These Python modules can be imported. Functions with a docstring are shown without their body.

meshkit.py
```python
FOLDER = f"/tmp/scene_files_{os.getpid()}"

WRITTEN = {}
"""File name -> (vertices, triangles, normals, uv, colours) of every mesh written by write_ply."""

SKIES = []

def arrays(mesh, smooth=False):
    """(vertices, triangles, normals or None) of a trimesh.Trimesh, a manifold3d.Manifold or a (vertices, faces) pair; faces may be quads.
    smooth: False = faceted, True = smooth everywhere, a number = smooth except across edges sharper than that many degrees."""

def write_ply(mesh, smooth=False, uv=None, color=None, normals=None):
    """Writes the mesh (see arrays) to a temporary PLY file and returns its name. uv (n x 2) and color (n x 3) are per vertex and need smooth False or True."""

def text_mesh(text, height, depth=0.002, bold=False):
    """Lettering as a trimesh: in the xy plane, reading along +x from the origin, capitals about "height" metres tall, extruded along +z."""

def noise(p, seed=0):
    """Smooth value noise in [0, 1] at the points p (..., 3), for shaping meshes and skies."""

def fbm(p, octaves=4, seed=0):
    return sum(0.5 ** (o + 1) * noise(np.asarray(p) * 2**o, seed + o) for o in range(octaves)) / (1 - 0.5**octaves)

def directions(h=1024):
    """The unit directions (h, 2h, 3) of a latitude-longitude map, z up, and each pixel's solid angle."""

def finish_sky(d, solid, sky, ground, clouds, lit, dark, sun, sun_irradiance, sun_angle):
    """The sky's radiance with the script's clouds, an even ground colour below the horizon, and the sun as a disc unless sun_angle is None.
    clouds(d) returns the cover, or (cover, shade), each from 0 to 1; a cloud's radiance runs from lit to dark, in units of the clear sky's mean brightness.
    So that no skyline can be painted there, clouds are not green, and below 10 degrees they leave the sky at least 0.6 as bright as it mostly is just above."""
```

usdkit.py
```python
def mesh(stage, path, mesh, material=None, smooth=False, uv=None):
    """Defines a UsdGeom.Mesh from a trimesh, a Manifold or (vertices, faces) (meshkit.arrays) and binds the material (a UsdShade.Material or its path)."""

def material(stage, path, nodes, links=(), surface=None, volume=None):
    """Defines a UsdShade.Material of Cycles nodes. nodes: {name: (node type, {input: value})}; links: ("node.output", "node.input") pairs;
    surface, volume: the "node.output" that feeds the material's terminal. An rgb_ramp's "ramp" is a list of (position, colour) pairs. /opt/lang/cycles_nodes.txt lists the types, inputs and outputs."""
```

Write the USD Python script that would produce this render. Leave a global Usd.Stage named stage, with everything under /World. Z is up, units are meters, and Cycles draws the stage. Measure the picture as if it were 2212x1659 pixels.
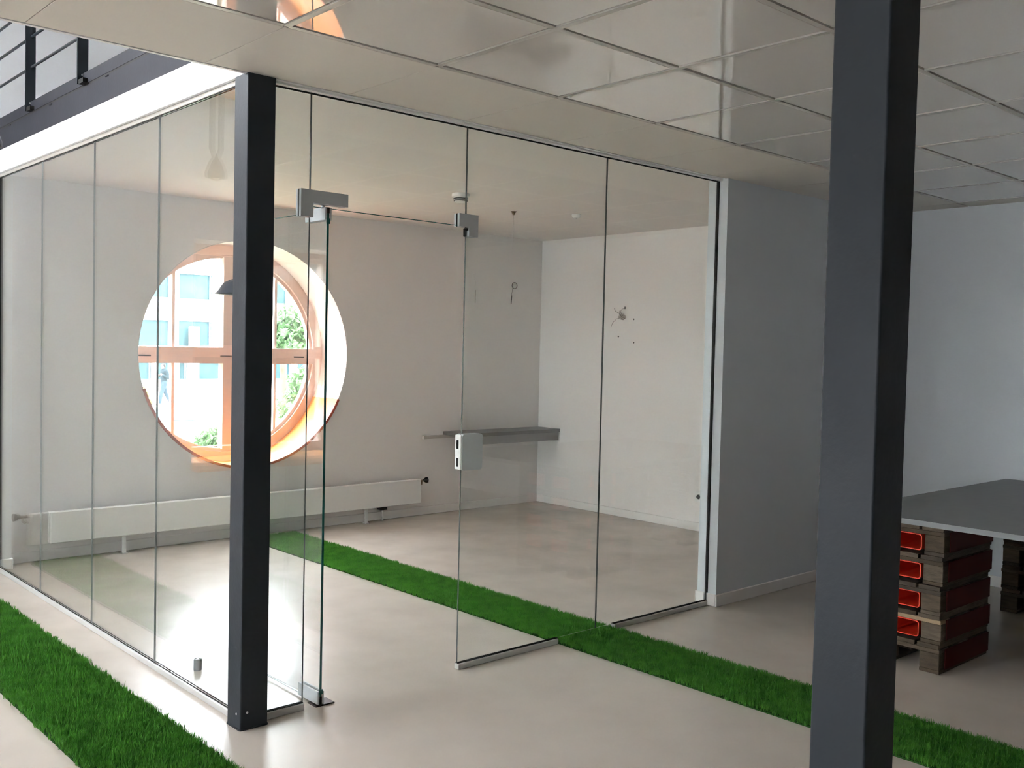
import math, random
import numpy as np
import trimesh
import manifold3d as m3
from shapely.geometry import Polygon, Point, box as sbox
from pxr import Usd, UsdGeom, UsdLux, UsdShade, Sdf, Gf, Vt
import usdkit, meshkit

random.seed(7)
rng = np.random.default_rng(7)
stage = Usd.Stage.CreateInMemory()
UsdGeom.SetStageUpAxis(stage, 'Z')
UsdGeom.SetStageMetersPerUnit(stage, 1.0)
stage.DefinePrim('/World', 'Xform')
stage.DefinePrim('/World/Looks', 'Scope')

# ------------------------------------------------------------------ camera, sky, exposure
EXPOSURE = 3.27
F_PX, YAW, PITCH, ROLL = 2136.293, 0.738302, -0.0362305, 0.0226367
EYE = np.array([-1.88656, -3.64154, 1.55])
fw = np.array([math.sin(YAW) * math.cos(PITCH), math.cos(YAW) * math.cos(PITCH), math.sin(PITCH)])
r0 = np.array([math.cos(YAW), -math.sin(YAW), 0.0])
u0 = np.cross(r0, fw)
rt = math.cos(ROLL) * r0 + math.sin(ROLL) * u0
up = -math.sin(ROLL) * r0 + math.cos(ROLL) * u0
cam = UsdGeom.Camera.Define(stage, '/World/camera')
cam.AddTransformOp().Set(Gf.Matrix4d(*rt, 0, *up, 0, *(-fw), 0, *EYE, 1))
cam.CreateHorizontalApertureAttr(36.0)
cam.CreateVerticalApertureAttr(27.0)
cam.CreateFocalLengthAttr(F_PX / 2212 * 36.0)
cam.CreateClippingRangeAttr(Gf.Vec2f(0.05, 500))
cam.CreateExposureAttr(EXPOSURE)
dome = UsdLux.DomeLight.Define(stage, '/World/sky')
dome.CreateIntensityAttr(1.0)
dome.CreateColorAttr(Gf.Vec3f(0.95, 0.98, 1.06))


# ------------------------------------------------------------------ helpers
def mat(name, nodes, links=(), surface='p.BSDF'):
    return usdkit.material(stage, '/World/Looks/' + name, nodes, links, surface=surface)


def plain(name, col, rough=0.5, spec=0.5, metal=0.0, var=0.0, vscale=6.0, bump=0.0, bscale=80.0, stretch=None, rvar=0.0, coat=0.0):
    """Principled surface; var = tone variation by noise, bump = fine relief."""
    nodes = {'p': ('principled_bsdf', dict(base_color=col, roughness=rough, specular_ior_level=spec, metallic=metal, coat_weight=coat))}
    links = []
    if var or bump or rvar:
        nodes['tc'] = ('geometry', {})
        nodes['mp'] = ('mapping', dict(scale=stretch or (1, 1, 1)))
        links += [('tc.position', 'mp.vector')]
    if var:
        nodes['n'] = ('noise_texture', dict(scale=vscale, detail=4.0, roughness=0.55))
        nodes['r'] = ('rgb_ramp', dict(ramp=[(0.25, tuple(c * (1 - var) for c in col)), (0.75, tuple(min(1, c * (1 + var)) for c in col))]))
        links += [('mp.vector', 'n.vector'), ('n.fac', 'r.fac'), ('r.color', 'p.base_color')]
    if rvar:
        nodes['n3'] = ('noise_texture', dict(scale=2.5, detail=3.0))
        nodes['mr'] = ('map_range', dict(from_min=0.3, from_max=0.7, to_min=rough - rvar, to_max=rough + rvar))
        links += [('mp.vector', 'n3.vector'), ('n3.fac', 'mr.value'), ('mr.result', 'p.roughness')]
    if bump:
        nodes['n2'] = ('noise_texture', dict(scale=bscale, detail=3.0))
        nodes['b'] = ('bump', dict(strength=bump, distance=0.002))
        links += [('mp.vector', 'n2.vector'), ('n2.fac', 'b.height'), ('b.normal', 'p.normal')]
    return mat(name, nodes, links)


def glassy(name, tint):
    return mat(name, {
        'lw': ('layer_weight', dict(blend=0.5)),
        'pw': ('math', dict(math_type='power', value2=5.0)),
        'ma': ('math', dict(math_type='multiply_add', value2=0.93, value3=0.042)),
        't': ('transparent_bsdf', dict(color=tint)),
        'g': ('glossy_bsdf', dict(color=(1, 1, 1), roughness=0.0)),
        'm': ('mix_closure', {})},
        [('lw.facing', 'pw.value1'), ('pw.value', 'ma.value1'), ('ma.value', 'm.fac'), ('t.BSDF', 'm.closure1'), ('g.BSDF', 'm.closure2')], surface='m.closure')


M = {}
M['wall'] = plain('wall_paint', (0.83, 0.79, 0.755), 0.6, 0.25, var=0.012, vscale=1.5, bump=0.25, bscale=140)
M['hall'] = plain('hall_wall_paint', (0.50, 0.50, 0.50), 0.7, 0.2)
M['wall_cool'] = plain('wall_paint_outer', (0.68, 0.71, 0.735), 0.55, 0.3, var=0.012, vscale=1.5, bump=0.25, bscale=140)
M['ceil'] = plain('ceiling_paint', (0.81, 0.77, 0.73), 0.7, 0.2)
M['white'] = plain('white_gloss_paint', (0.83, 0.83, 0.82), 0.35, 0.5)
M['trimwhite'] = plain('bright_trim', (0.92, 0.92, 0.90), 0.4, 0.5)
M['hall_lit'] = plain('hall_paint_lit', (0.86, 0.875, 0.89), 0.55, 0.3, bump=0.2, bscale=140)  # cool brightness of the void light is put into this wall colour
M['fascia'] = plain('fascia_paint', (0.86, 0.86, 0.87), 0.5, 0.4)
M['tile'] = plain('gloss_ceiling_tile', (0.84, 0.80, 0.745), 0.03, 1.0, coat=0.6)
M['border'] = plain('matt_ceiling_board', (0.75, 0.71, 0.65), 0.65, 0.2, var=0.01, vscale=3)
M['tbar'] = plain('ceiling_grid_metal', (0.56, 0.535, 0.495), 0.35, 0.5)
M['dark_gap'] = plain('shadow_gap', (0.05, 0.05, 0.048), 0.8, 0.1)
M['floor'] = plain('floor_resin', (0.525, 0.468, 0.405), 0.30, 0.27, var=0.025, vscale=0.9, bump=0.12, bscale=3.0, rvar=0.05)
M['steel'] = plain('anthracite_steel', (0.019, 0.025, 0.032), 0.55, 0.4, var=0.10, vscale=9, bump=0.35, bscale=60, rvar=0.06)
M['beam'] = plain('mezzanine_steel', (0.024, 0.026, 0.035), 0.65, 0.28, var=0.14, vscale=5, bump=0.3, bscale=60)
M['bolt'] = plain('zinc_bolt', (0.7, 0.7, 0.7), 0.3, 0.5, metal=0.8)
M['glass'] = glassy('clear_glass', (0.965, 0.982, 0.976))
M['wglass'] = glassy('window_glass', (0.975, 0.985, 0.98))
M['edge'] = plain('green_glass_edge', (0.010, 0.11, 0.095), 0.12, 0.6)
M['joint_pale'] = plain('pale_glass_joint', (0.40, 0.43, 0.43), 0.3, 0.5)
M['skirt'] = plain('baseboard_paint', (0.82, 0.79, 0.755), 0.4, 0.4)
M['joint'] = plain('glass_joint', (0.07, 0.088, 0.082), 0.25, 0.5)
M['alu'] = plain('satin_fitting', (0.50, 0.525, 0.54), 0.42, 0.5)
M['alu_light'] = plain('white_channel', (0.93, 0.93, 0.91), 0.35, 0.5)
M['alu_floor'] = plain('floor_channel_metal', (0.60, 0.60, 0.585), 0.35, 0.5, metal=0.2)
M['lock'] = plain('lock_cover', (0.68, 0.75, 0.765), 0.4, 0.5)
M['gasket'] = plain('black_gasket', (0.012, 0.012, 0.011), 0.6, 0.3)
M['rad'] = plain('radiator_enamel', (0.80, 0.785, 0.75), 0.35, 0.45)
M['orange'] = plain('orange_lining', (0.95, 0.38, 0.09), 0.42, 0.4, var=0.03, vscale=5)
M['lining_edge'] = plain('lining_edge', (0.45, 0.10, 0.055), 0.5, 0.3)
M['frame'] = plain('salmon_wood_with_glare', (0.86, 0.645, 0.575), 0.45, 0.4, var=0.04, vscale=7, stretch=(1, 1, 6))  # paler than the wood itself, window glare is mixed into the colour
M['reveal'] = plain('reveal_paint', (0.84, 0.80, 0.77), 0.5, 0.3)
M['shelf'] = plain('dark_shelf_board', (0.16, 0.148, 0.14), 0.4, 0.4, var=0.1, vscale=8, stretch=(1, 5, 1))
M['apron'] = plain('grey_apron', (0.30, 0.29, 0.275), 0.5, 0.3)
M['batten'] = plain('pale_batten', (0.52, 0.47, 0.42), 0.55, 0.3, var=0.08, vscale=9)
M['lamp'] = plain('navy_enamel', (0.014, 0.024, 0.060), 0.35, 0.5)
M['cord'] = plain('black_cord', (0.02, 0.02, 0.02), 0.6, 0.3)
M['bulb'] = plain('frosted_bulb', (0.85, 0.83, 0.78), 0.25, 0.5)
M['plastic'] = plain('white_plastic', (0.80, 0.79, 0.76), 0.4, 0.4)
M['dark'] = plain('dark_plastic', (0.03, 0.028, 0.026), 0.5, 0.4)
M['brass'] = plain('dull_brass', (0.20, 0.14, 0.08), 0.35, 0.5, metal=0.7)
M['hole'] = plain('plaster_hole', (0.12, 0.10, 0.085), 0.9, 0.1)
M['wire'] = plain('grey_wire', (0.17, 0.15, 0.13), 0.5, 0.3)
M['plate'] = plain('bronzed_plate', (0.055, 0.040, 0.036), 0.45, 0.5, metal=0.4)
M['stop'] = plain('grey_rubber', (0.20, 0.21, 0.24), 0.5, 0.4)
M['table'] = plain('grey_laminate', (0.22, 0.235, 0.235), 0.5, 0.4, var=0.05, vscale=12)
M['tedge'] = plain('laminate_edge', (0.24, 0.25, 0.25), 0.5, 0.4)
for i, c in enumerate([(0.105, 0.08, 0.055), (0.08, 0.06, 0.04), (0.125, 0.098, 0.07), (0.07, 0.056, 0.042)]):
    M['wood%d' % i] = plain('pallet_wood_%d' % i, c, 0.75, 0.2, var=0.35, vscale=14, stretch=(1.0, 1.0, 5.0), bump=0.6, bscale=60)
M['woodlight'] = plain('pallet_wood_new', (0.36, 0.26, 0.16), 0.7, 0.2, var=0.12, vscale=14, stretch=(1, 1, 5))
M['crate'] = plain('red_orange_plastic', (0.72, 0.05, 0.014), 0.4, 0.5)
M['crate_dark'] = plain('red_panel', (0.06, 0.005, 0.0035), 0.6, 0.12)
M['turf'] = plain('turf_backing', (0.02, 0.07, 0.014), 0.9, 0.1)
M['blade'] = mat('turf_blade', {
    'oi': ('object_info', {}), 'g': ('geometry', {}),
    'mx': ('math', dict(math_type='multiply_add', value2=0.5)),
    'r': ('rgb_ramp', dict(ramp=[(0.0, (0.055, 0.21, 0.022)), (0.5, (0.095, 0.32, 0.038)), (1.0, (0.17, 0.44, 0.062))])),
    'p': ('principled_bsdf', dict(roughness=0.55, specular_ior_level=0.25)),
    't': ('translucent_bsdf', {}), 'm': ('mix_closure', dict(fac=0.22)),
    'h': ('math', dict(math_type='multiply', value2=0.5))},
    [('oi.random', 'h.value1'), ('g.random_per_island', 'mx.value1'), ('h.value', 'mx.value3'), ('mx.value', 'r.fac'), ('r.color', 'p.base_color'), ('r.color', 't.color'), ('p.BSDF', 'm.closure1'), ('t.BSDF', 'm.closure2')], surface='m.closure')
M['render_white'] = plain('facade_render', (0.70, 0.70, 0.69), 0.7, 0.2)
M['facade_glass'] = plain('facade_glass', (0.032, 0.068, 0.074), 0.35, 0.15, var=0.4, vscale=0.9)
M['facade_dark'] = plain('facade_metal', (0.10, 0.14, 0.17), 0.5, 0.4)
M['annex'] = plain('added_block_finish', (0.035, 0.036, 0.036), 0.8, 0.1, var=0.1, vscale=0.8)  # near black so the added block dims the mirrored window
M['ground'] = plain('lawn_ground', (0.26, 0.27, 0.19), 0.9, 0.1, var=0.25, vscale=0.6)
M['paving'] = plain('paving', (0.55, 0.54, 0.52), 0.8, 0.2)
for i, c in enumerate([(0.17, 0.30, 0.125), (0.22, 0.34, 0.14), (0.44, 0.44, 0.13)]):
    M['leaf%d' % i] = mat('leaf_%d' % i, {
        'g': ('geometry', {}),
        'r': ('rgb_ramp', dict(ramp=[(0.0, tuple(x * 0.6 for x in c)), (1.0, tuple(min(1, x * 1.5) for x in c))])),
        'p': ('principled_bsdf', dict(roughness=0.5, specular_ior_level=0.3)),
        't': ('translucent_bsdf', {}), 'm': ('mix_closure', dict(fac=0.35))},
        [('g.random_per_island', 'r.fac'), ('r.color', 'p.base_color'), ('r.color', 't.color'), ('p.BSDF', 'm.closure1'), ('t.BSDF', 'm.closure2')], surface='m.closure')
M['bark'] = plain('bark', (0.16, 0.12, 0.09), 0.9, 0.1, var=0.3, vscale=10)
M['jacket'] = plain('person_jacket', (0.016, 0.028, 0.034), 0.9, 0.2)
M['trousers'] = plain('person_trousers', (0.028, 0.046, 0.058), 0.9, 0.2)
M['skin'] = plain('person_skin', (0.26, 0.18, 0.14), 0.6, 0.3)
M['hair'] = plain('person_hair', (0.02, 0.02, 0.02), 0.7, 0.3)

used = {}


def numbered(base, name):
    k = (base, name)
    n = used.get(k, 0)
    used[k] = n + 1
    return base + '/' + (name if n == 0 else '%s_%03d' % (name, n))


def tag(prim, label=None, cat=None, group=None, kind=None):
    for k, v in (('label', label), ('category', cat), ('group', group), ('kind', kind)):
        if v:
            prim.SetCustomDataByKey(k, v)


def shifted(mesh, d):
    if hasattr(mesh, 'to_mesh'):
        return mesh.translate([float(-x) for x in d])
    if isinstance(mesh, tuple):
        return (np.asarray(mesh[0], float) - d, mesh[1])
    m = mesh.copy()
    m.apply_translation(-np.asarray(d, float))
    return m


class Thing:
    """An Xform directly under /World at the thing's base; parts are given in world coordinates."""

    def __init__(s, name, label, cat, loc, group=None, kind=None):
        s.path = numbered('/World', name)
        s.loc = np.array(loc, float)
        x = UsdGeom.Xform.Define(stage, s.path)
        x.AddTranslateOp().Set(Gf.Vec3d(*map(float, loc)))
        s.prim = x.GetPrim()
        tag(s.prim, label, cat, group, kind)

    def part(s, name, mesh, m, smooth=False, under=None, label=None, kind=None):
        p = numbered(under or s.path, name)
        g = usdkit.mesh(stage, p, shifted(mesh, s.loc), M[m], smooth)
        tag(g.GetPrim(), label, None, None, kind)
        return p


def single(name, mesh, m, label, cat, group=None, kind=None, smooth=False):
    p = numbered('/World', name)
    g = usdkit.mesh(stage, p, mesh, M[m], smooth)
    tag(g.GetPrim(), label, cat, group, kind)
    return p


def bx(x0, x1, y0, y1, z0, z1, bev=0.0):
    lo, hi = np.minimum([x0, y0, z0], [x1, y1, z1]), np.maximum([x0, y0, z0], [x1, y1, z1])
    if bev <= 0:
        m = trimesh.creation.box(hi - lo)
        m.apply_translation((lo + hi) / 2)
        return m
    b = min(bev, *((hi - lo) * 0.45))
    pts = []
    for sx in (0, 1):
        for sy in (0, 1):
            for sz in (0, 1):
                c = np.where([sx, sy, sz], hi, lo)
                d = np.where([sx, sy, sz], -b, b)
                for k in range(3):
                    p = c + d
                    p[k] = c[k]
                    pts.append(p)
    return trimesh.convex.convex_hull(np.array(pts))


def cat(*ms):
    return trimesh.util.concatenate([m for m in ms])


def ext_y(poly, y0, y1):
    """Extrudes a shapely polygon drawn in (x, z) from y0 to y1."""
    m = trimesh.creation.extrude_polygon(poly, y1 - y0, engine='earcut')
    v = m.vertices.copy()
    m.vertices = np.stack([v[:, 0], y0 + v[:, 2], v[:, 1]], 1)
    m.invert()
    return m


def ext_x(poly, x0, x1):
    """Extrudes a polygon drawn in (y, z) from x0 to x1."""
    m = trimesh.creation.extrude_polygon(poly, x1 - x0, engine='earcut')
    v = m.vertices.copy()
    m.vertices = np.stack([x0 + v[:, 2], v[:, 0], v[:, 1]], 1)
    return m


def ext_z(poly, z0, z1):
    m = trimesh.creation.extrude_polygon(poly, z1 - z0, engine='earcut')
    m.apply_translation([0, 0, z0])
    return m


def tube(pts, r, n=8):
    """A round bar or wire along a line of points."""
    pts = np.asarray(pts, float)
    V, Fc = [], []
    t = np.gradient(pts, axis=0)
    t /= np.linalg.norm(t, axis=1)[:, None]
    a = np.array([0, 0, 1.0]) if abs(t[0][2]) < 0.9 else np.array([1.0, 0, 0])
    for i, p in enumerate(pts):
        s = np.cross(t[i], a)
        s /= np.linalg.norm(s)
        w = np.cross(s, t[i])
        a = w
        ang = np.arange(n) * 2 * np.pi / n
        V.append(p + r * (np.cos(ang)[:, None] * s + np.sin(ang)[:, None] * w))
    V = np.vstack(V)
    for i in range(len(pts) - 1):
        for j in range(n):
            k = (j + 1) % n
            Fc += [[i * n + j, (i + 1) * n + j, (i + 1) * n + k], [i * n + j, (i + 1) * n + k, i * n + k]]
    for e in (0, len(pts) - 1):
        c = len(V)
        V = np.vstack([V, pts[e]])
        for j in range(n):
            k = (j + 1) % n
            Fc.append([c, e * n + j, e * n + k] if e == 0 else [c, e * n + k, e * n + j])
    m = trimesh.Trimesh(V, np.array(Fc), process=False)
    m.invert() if m.volume < 0 else None
    return m


def lathe(prof, c, axis='z', n=32):
    """prof: (radius, height) pairs, turned about an axis through c."""
    m = trimesh.creation.revolve(np.array(prof, float), sections=n)
    if axis == 'y':
        v = m.vertices
        m.vertices = np.stack([v[:, 0], -v[:, 2], v[:, 1]], 1)
    if axis == 'x':
        v = m.vertices
        m.vertices = np.stack([v[:, 2], v[:, 1], -v[:, 0]], 1)
    m.fix_normals()
    m.apply_translation(c)
    return m


def rrect(x0, x1, y0, y1, r):
    return sbox(x0 + r, y0 + r, x1 - r, y1 - r).buffer(r, quad_segs=5)


# ------------------------------------------------------------------ the building's shell
D, W = 3.594, 5.07            # back wall (window side), right wall
XL, YR = -11.0, -12.0           # left and rear walls of the hall
ZT, ZO = 2.60, 2.635          # tiled ceiling, office ceiling
ROOF = 6.0
WX, WZ, WR = 1.875, 1.452, 0.905      # centre and radius of the round window
WD = D + 0.40                 # plane of the round window's frame
STRIP1, STRIP2 = (-0.65, -0.222), (1.785, 2.225)

single('floor', bx(XL, W, YR, D, -0.25, 0.0), 'floor', 'smooth beige resin floor with soft sheen running through the glass office', 'floor', kind='structure')

hole = Point(WX, WZ).buffer(WR, quad_segs=40)
bw = sbox(XL - 0.4, -1.2, W + 0.5, ROOF + 0.3).difference(hole)
W2 = (-2.75, -1.40, 0.614, 2.33)
for x0, x1, z0, z1 in (W2, (-4.35, -3.2, 0.614, 2.33), (-2.75, -1.4, 3.5, 5.4), (-4.35, -3.2, 3.5, 5.4)):
    bw = bw.difference(sbox(x0, z0, x1, z1))
OFF = sbox(0.0, -0.25, W + 0.5, 2.76)
single('wall_back', ext_y(bw.intersection(OFF), D, D + 0.52), 'wall', 'white plastered rear office wall pierced by the round window', 'wall', kind='structure')
single('wall_hall', ext_y(bw.difference(OFF), D, D + 0.52), 'hall_lit', 'white hall wall behind the mezzanine railing, tinted cool and bright for the void light', 'wall', kind='structure')
single('wall_right', bx(W, W + 0.3, -0.07, D, -0.25, ROOF), 'wall', 'white right side wall inside the glass office with loose wires', 'wall', kind='structure')
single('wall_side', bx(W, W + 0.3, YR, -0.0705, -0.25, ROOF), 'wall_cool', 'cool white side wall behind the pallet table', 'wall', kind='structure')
lw = sbox(YR - 0.3, -0.25, D, ROOF + 0.3)
LWIN = (-4.0, 1.4)
for y0 in LWIN:
    lw = lw.difference(sbox(y0, 0.5, y0 + 1.9, 2.45))
    if y0 > 1:
        lw = lw.difference(sbox(y0, 3.4, y0 + 1.9, 5.6))
single('wall_left', ext_x(lw, XL - 0.4, XL), 'hall', 'white outer wall of the hall with tall daylight windows left of the office', 'wall', kind='structure')
single('wall_rear', bx(XL, W, YR - 0.3, YR, -0.25, ROOF), 'hall', 'plain wall of the hall behind the viewer', 'wall', kind='structure')
rf = sbox(XL - 0.4, YR - 0.3, W + 0.3, D)
ADDED_SKYLIGHT = ((-4.1, -2.5),)  # made-up roof opening, added to brighten the void
for a, b in ADDED_SKYLIGHT:
    rf = rf.difference(sbox(a, 0.9, b, 2.9))
single('ceiling_hall', ext_z(rf, ROOF, ROOF + 0.3), 'ceil', 'white roof ceiling high over the open hall beside the mezzanine', 'ceiling', kind='structure')
single('ceiling_office', bx(0.061, W, -0.028, D, ZO, 2.75), 'ceil', 'matt white flat ceiling inside the glass office', 'ceiling', kind='structure')
single('floor_mezzanine', cat(bx(0.02, W, -0.03, D, 2.7502, 2.90), bx(XL, W, YR, -0.032, 2.64, 2.90)), 'wall_cool', 'mezzanine floor slab above the office and the tiled ceiling', 'floor', kind='structure')

# solid wall right of the glass and the stub that ends the left glass
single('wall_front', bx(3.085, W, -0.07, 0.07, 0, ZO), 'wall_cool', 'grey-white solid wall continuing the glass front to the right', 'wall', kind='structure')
single('wall_stub', bx(-0.07, 0.07, 3.43, D, 0, 2.605), 'white', 'narrow white wall stub closing the far end of the left glass wall', 'wall', kind='structure')


def skirting(name, segs, label):
    t = Thing(name, label, 'baseboard', (segs[0][0], segs[0][2], 0), kind='structure')
    for s in segs:
        t.part('board', bx(*s, 0.0, 0.075, 0.004), 'skirt')


skirting('baseboard_back', [(0.07, W, D - 0.012, D)], 'low white baseboard along the round-window wall under the radiator')
skirting('baseboard_right', [(W - 0.012, W, 0.07, D - 0.012), (W - 0.012, W, YR, -0.07)], 'low white baseboard along the right side wall')
skirting('baseboard_front', [(3.073, W - 0.012, -0.082, -0.07), (3.073, W - 0.012, 0.07, 0.082), (3.073, 3.085, -0.07, -0.012), (3.073, 3.085, 0.012, 0.07)], 'white baseboard wrapping the end of the solid wall beside the glass')
skirting('baseboard_stub', [(0.07, 0.082, 3.418, D - 0.012), (0.012, 0.07, 3.418, 3.43), (-0.082, -0.07, 3.418, D - 0.012), (-0.07, -0.012, 3.418, 3.43)], 'white baseboard block at the foot of the left wall stub')

# tiled ceiling: matt border boards, grid bars, gloss tiles
GX0, GX, GY0, GY = -0.223, 0.6355, -0.665, 0.628
xs = [GX0 + GX * k for k in range(-7, 9)]
ys = [GY0 - GY * k for k in range(0, 12)]
ct = Thing('ceiling', 'suspended ceiling of square gloss tiles with a matt border over the front area', 'ceiling', (XL, YR, ZT), kind='structure')
ct.part('backing_board', bx(XL, W, YR, -0.034, 2.618, 2.632), 'dark_gap')  # dark sheet puts the shade into the gaps beside the grid bars
bar, gap = 0.0115, 0.005
for x in xs:
    ct.part('grid_bar', bx(x - bar, x + bar, ys[-1], ys[0], ZT - 0.001, ZT + 0.018), 'tbar')
for y in ys:
    for i in range(len(xs) - 1):
        ct.part('cross_bar', bx(xs[i] + bar, xs[i + 1] - bar, y - bar, y + bar, ZT - 0.0005, ZT + 0.018), 'tbar')
for j in range(len(ys) - 1):
    for i in range(len(xs) - 1):
        g = bar + gap
        x0, x1, y0, y1 = xs[i] + g, xs[i + 1] - g, ys[j + 1] + g, ys[j] - g
        m = bx(x0, x1, y0, y1, ZT + 0.002, ZT + 0.014, 0.003)
        a, b = rng.normal(0, 0.0028, 2)
        c = m.vertices - [(x0 + x1) / 2, (y0 + y1) / 2, 0]
        m.vertices[:, 2] += a * c[:, 0] + b * c[:, 1]
        ct.part('tile', m, 'tile')
bxs = [XL] + [x for x in xs if x > XL] + [W]
for i in range(len(bxs) - 1):
    ct.part('border_board', bx(bxs[i] + 0.0012, bxs[i + 1] - 0.0012, ys[0] + bar + 0.003, -0.052, ZT, ZT + 0.014, 0.0015), 'border')
bys = [YR] + ys[::-1]
for j in range(len(bys) - 1):
    ct.part('border_board', bx(xs[-1] + bar + 0.003, W, bys[j] + 0.0012, bys[j + 1] - 0.0012, ZT, ZT + 0.014, 0.0015), 'border')
    ct.part('border_board', bx(XL, xs[0] - bar - 0.003, bys[j] + 0.0012, bys[j + 1] - 0.0012, ZT, ZT + 0.014, 0.0015), 'border')
single('trim_1', bx(XL, 3.06, -0.050, -0.032, 2.597, 2.645), 'trimwhite', 'thin white edge trim along the front edge of the tiled ceiling', 'ceiling trim', kind='structure')
single('trim_2', bx(-0.028, 0.06, -0.03, D, 2.609, 2.752), 'fascia', 'bright white fascia board between the left glass wall and the steel beam', 'fascia', kind='structure')

# ------------------------------------------------------------------ round window
t = Thing('window_1', 'large round salmon-framed window with orange lining in the office back wall', 'window', (WX, D, WZ - WR), kind='structure')
C = Point(WX, WZ)
ring = t.part('ring_frame', ext_y(C.buffer(WR - 0.002, quad_segs=40).difference(C.buffer(0.812, quad_segs=40)), WD, WD + 0.09), 'frame')
t.part('inner_bead', ext_y(C.buffer(0.813, quad_segs=40).difference(C.buffer(0.785, quad_segs=40)), WD + 0.025, WD + 0.075), 'frame', under=ring)
inner = C.buffer(0.758, quad_segs=40)
tr = t.part('transom', ext_y(sbox(WX - 0.9, WZ - 0.082, WX + 0.9, WZ + 0.048).intersection(C.buffer(0.81)), WD - 0.012, WD + 0.078), 'frame')
for x in (WX - 0.70, WX - 0.02, WX + 0.66):
    t.part('vent_slot', bx(x - 0.05, x + 0.05, WD - 0.016, WD - 0.011, WZ - 0.028, WZ - 0.016), 'dark', under=tr)
for z0, z1 in ((WZ + 0.048, WZ + 0.79), (WZ - 0.79, WZ - 0.082)):
    t.part('mullion', ext_y(sbox(WX - 0.042, z0, WX + 0.042, z1).intersection(C.buffer(0.81)), WD - 0.006, WD + 0.076), 'frame')
for sx in (-1, 1):
    for z0, z1 in ((WZ + 0.048, WZ + 0.79), (WZ - 0.79, WZ - 0.082)):
        t.part('glazing_bar', ext_y(sbox(WX + sx * 0.452 - 0.011, z0, WX + sx * 0.452 + 0.011, z1).intersection(C.buffer(0.80)), WD + 0.028, WD + 0.07), 'frame')
        pane = sbox(min(sx * 0.04, sx * 0.9) + WX, z0, max(sx * 0.04, sx * 0.9) + WX, z1).intersection(C.buffer(0.79, quad_segs=40))
        t.part('pane', ext_y(pane, WD + 0.045, WD + 0.053), 'wglass')


def arc_band(r0, r1, a0, a1, n=60):
    a = np.radians(np.linspace(a0, a1, n))
    return Polygon([(WX + r1 * math.cos(q), WZ + r1 * math.sin(q)) for q in a] + [(WX + r0 * math.cos(q), WZ + r0 * math.sin(q)) for q in a[::-1]])


li = t.part('sill_lining', ext_y(arc_band(WR - 0.014, WR - 0.002, 180 + 17, 360 - 24.5), D - 0.004, WD), 'orange', label='orange lining in the lower part of the round reveal')
t.part('lining_edge', ext_y(arc_band(WR - 0.016, WR + 0.004, 180 + 17, 360 - 24.5), D - 0.012, D - 0.004), 'lining_edge', under=li)
t.part('reveal_lining', ext_y(arc_band(WR - 0.006, WR - 0.0015, -24.4, 196.9, 90), D + 0.001, WD), 'reveal')


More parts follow.
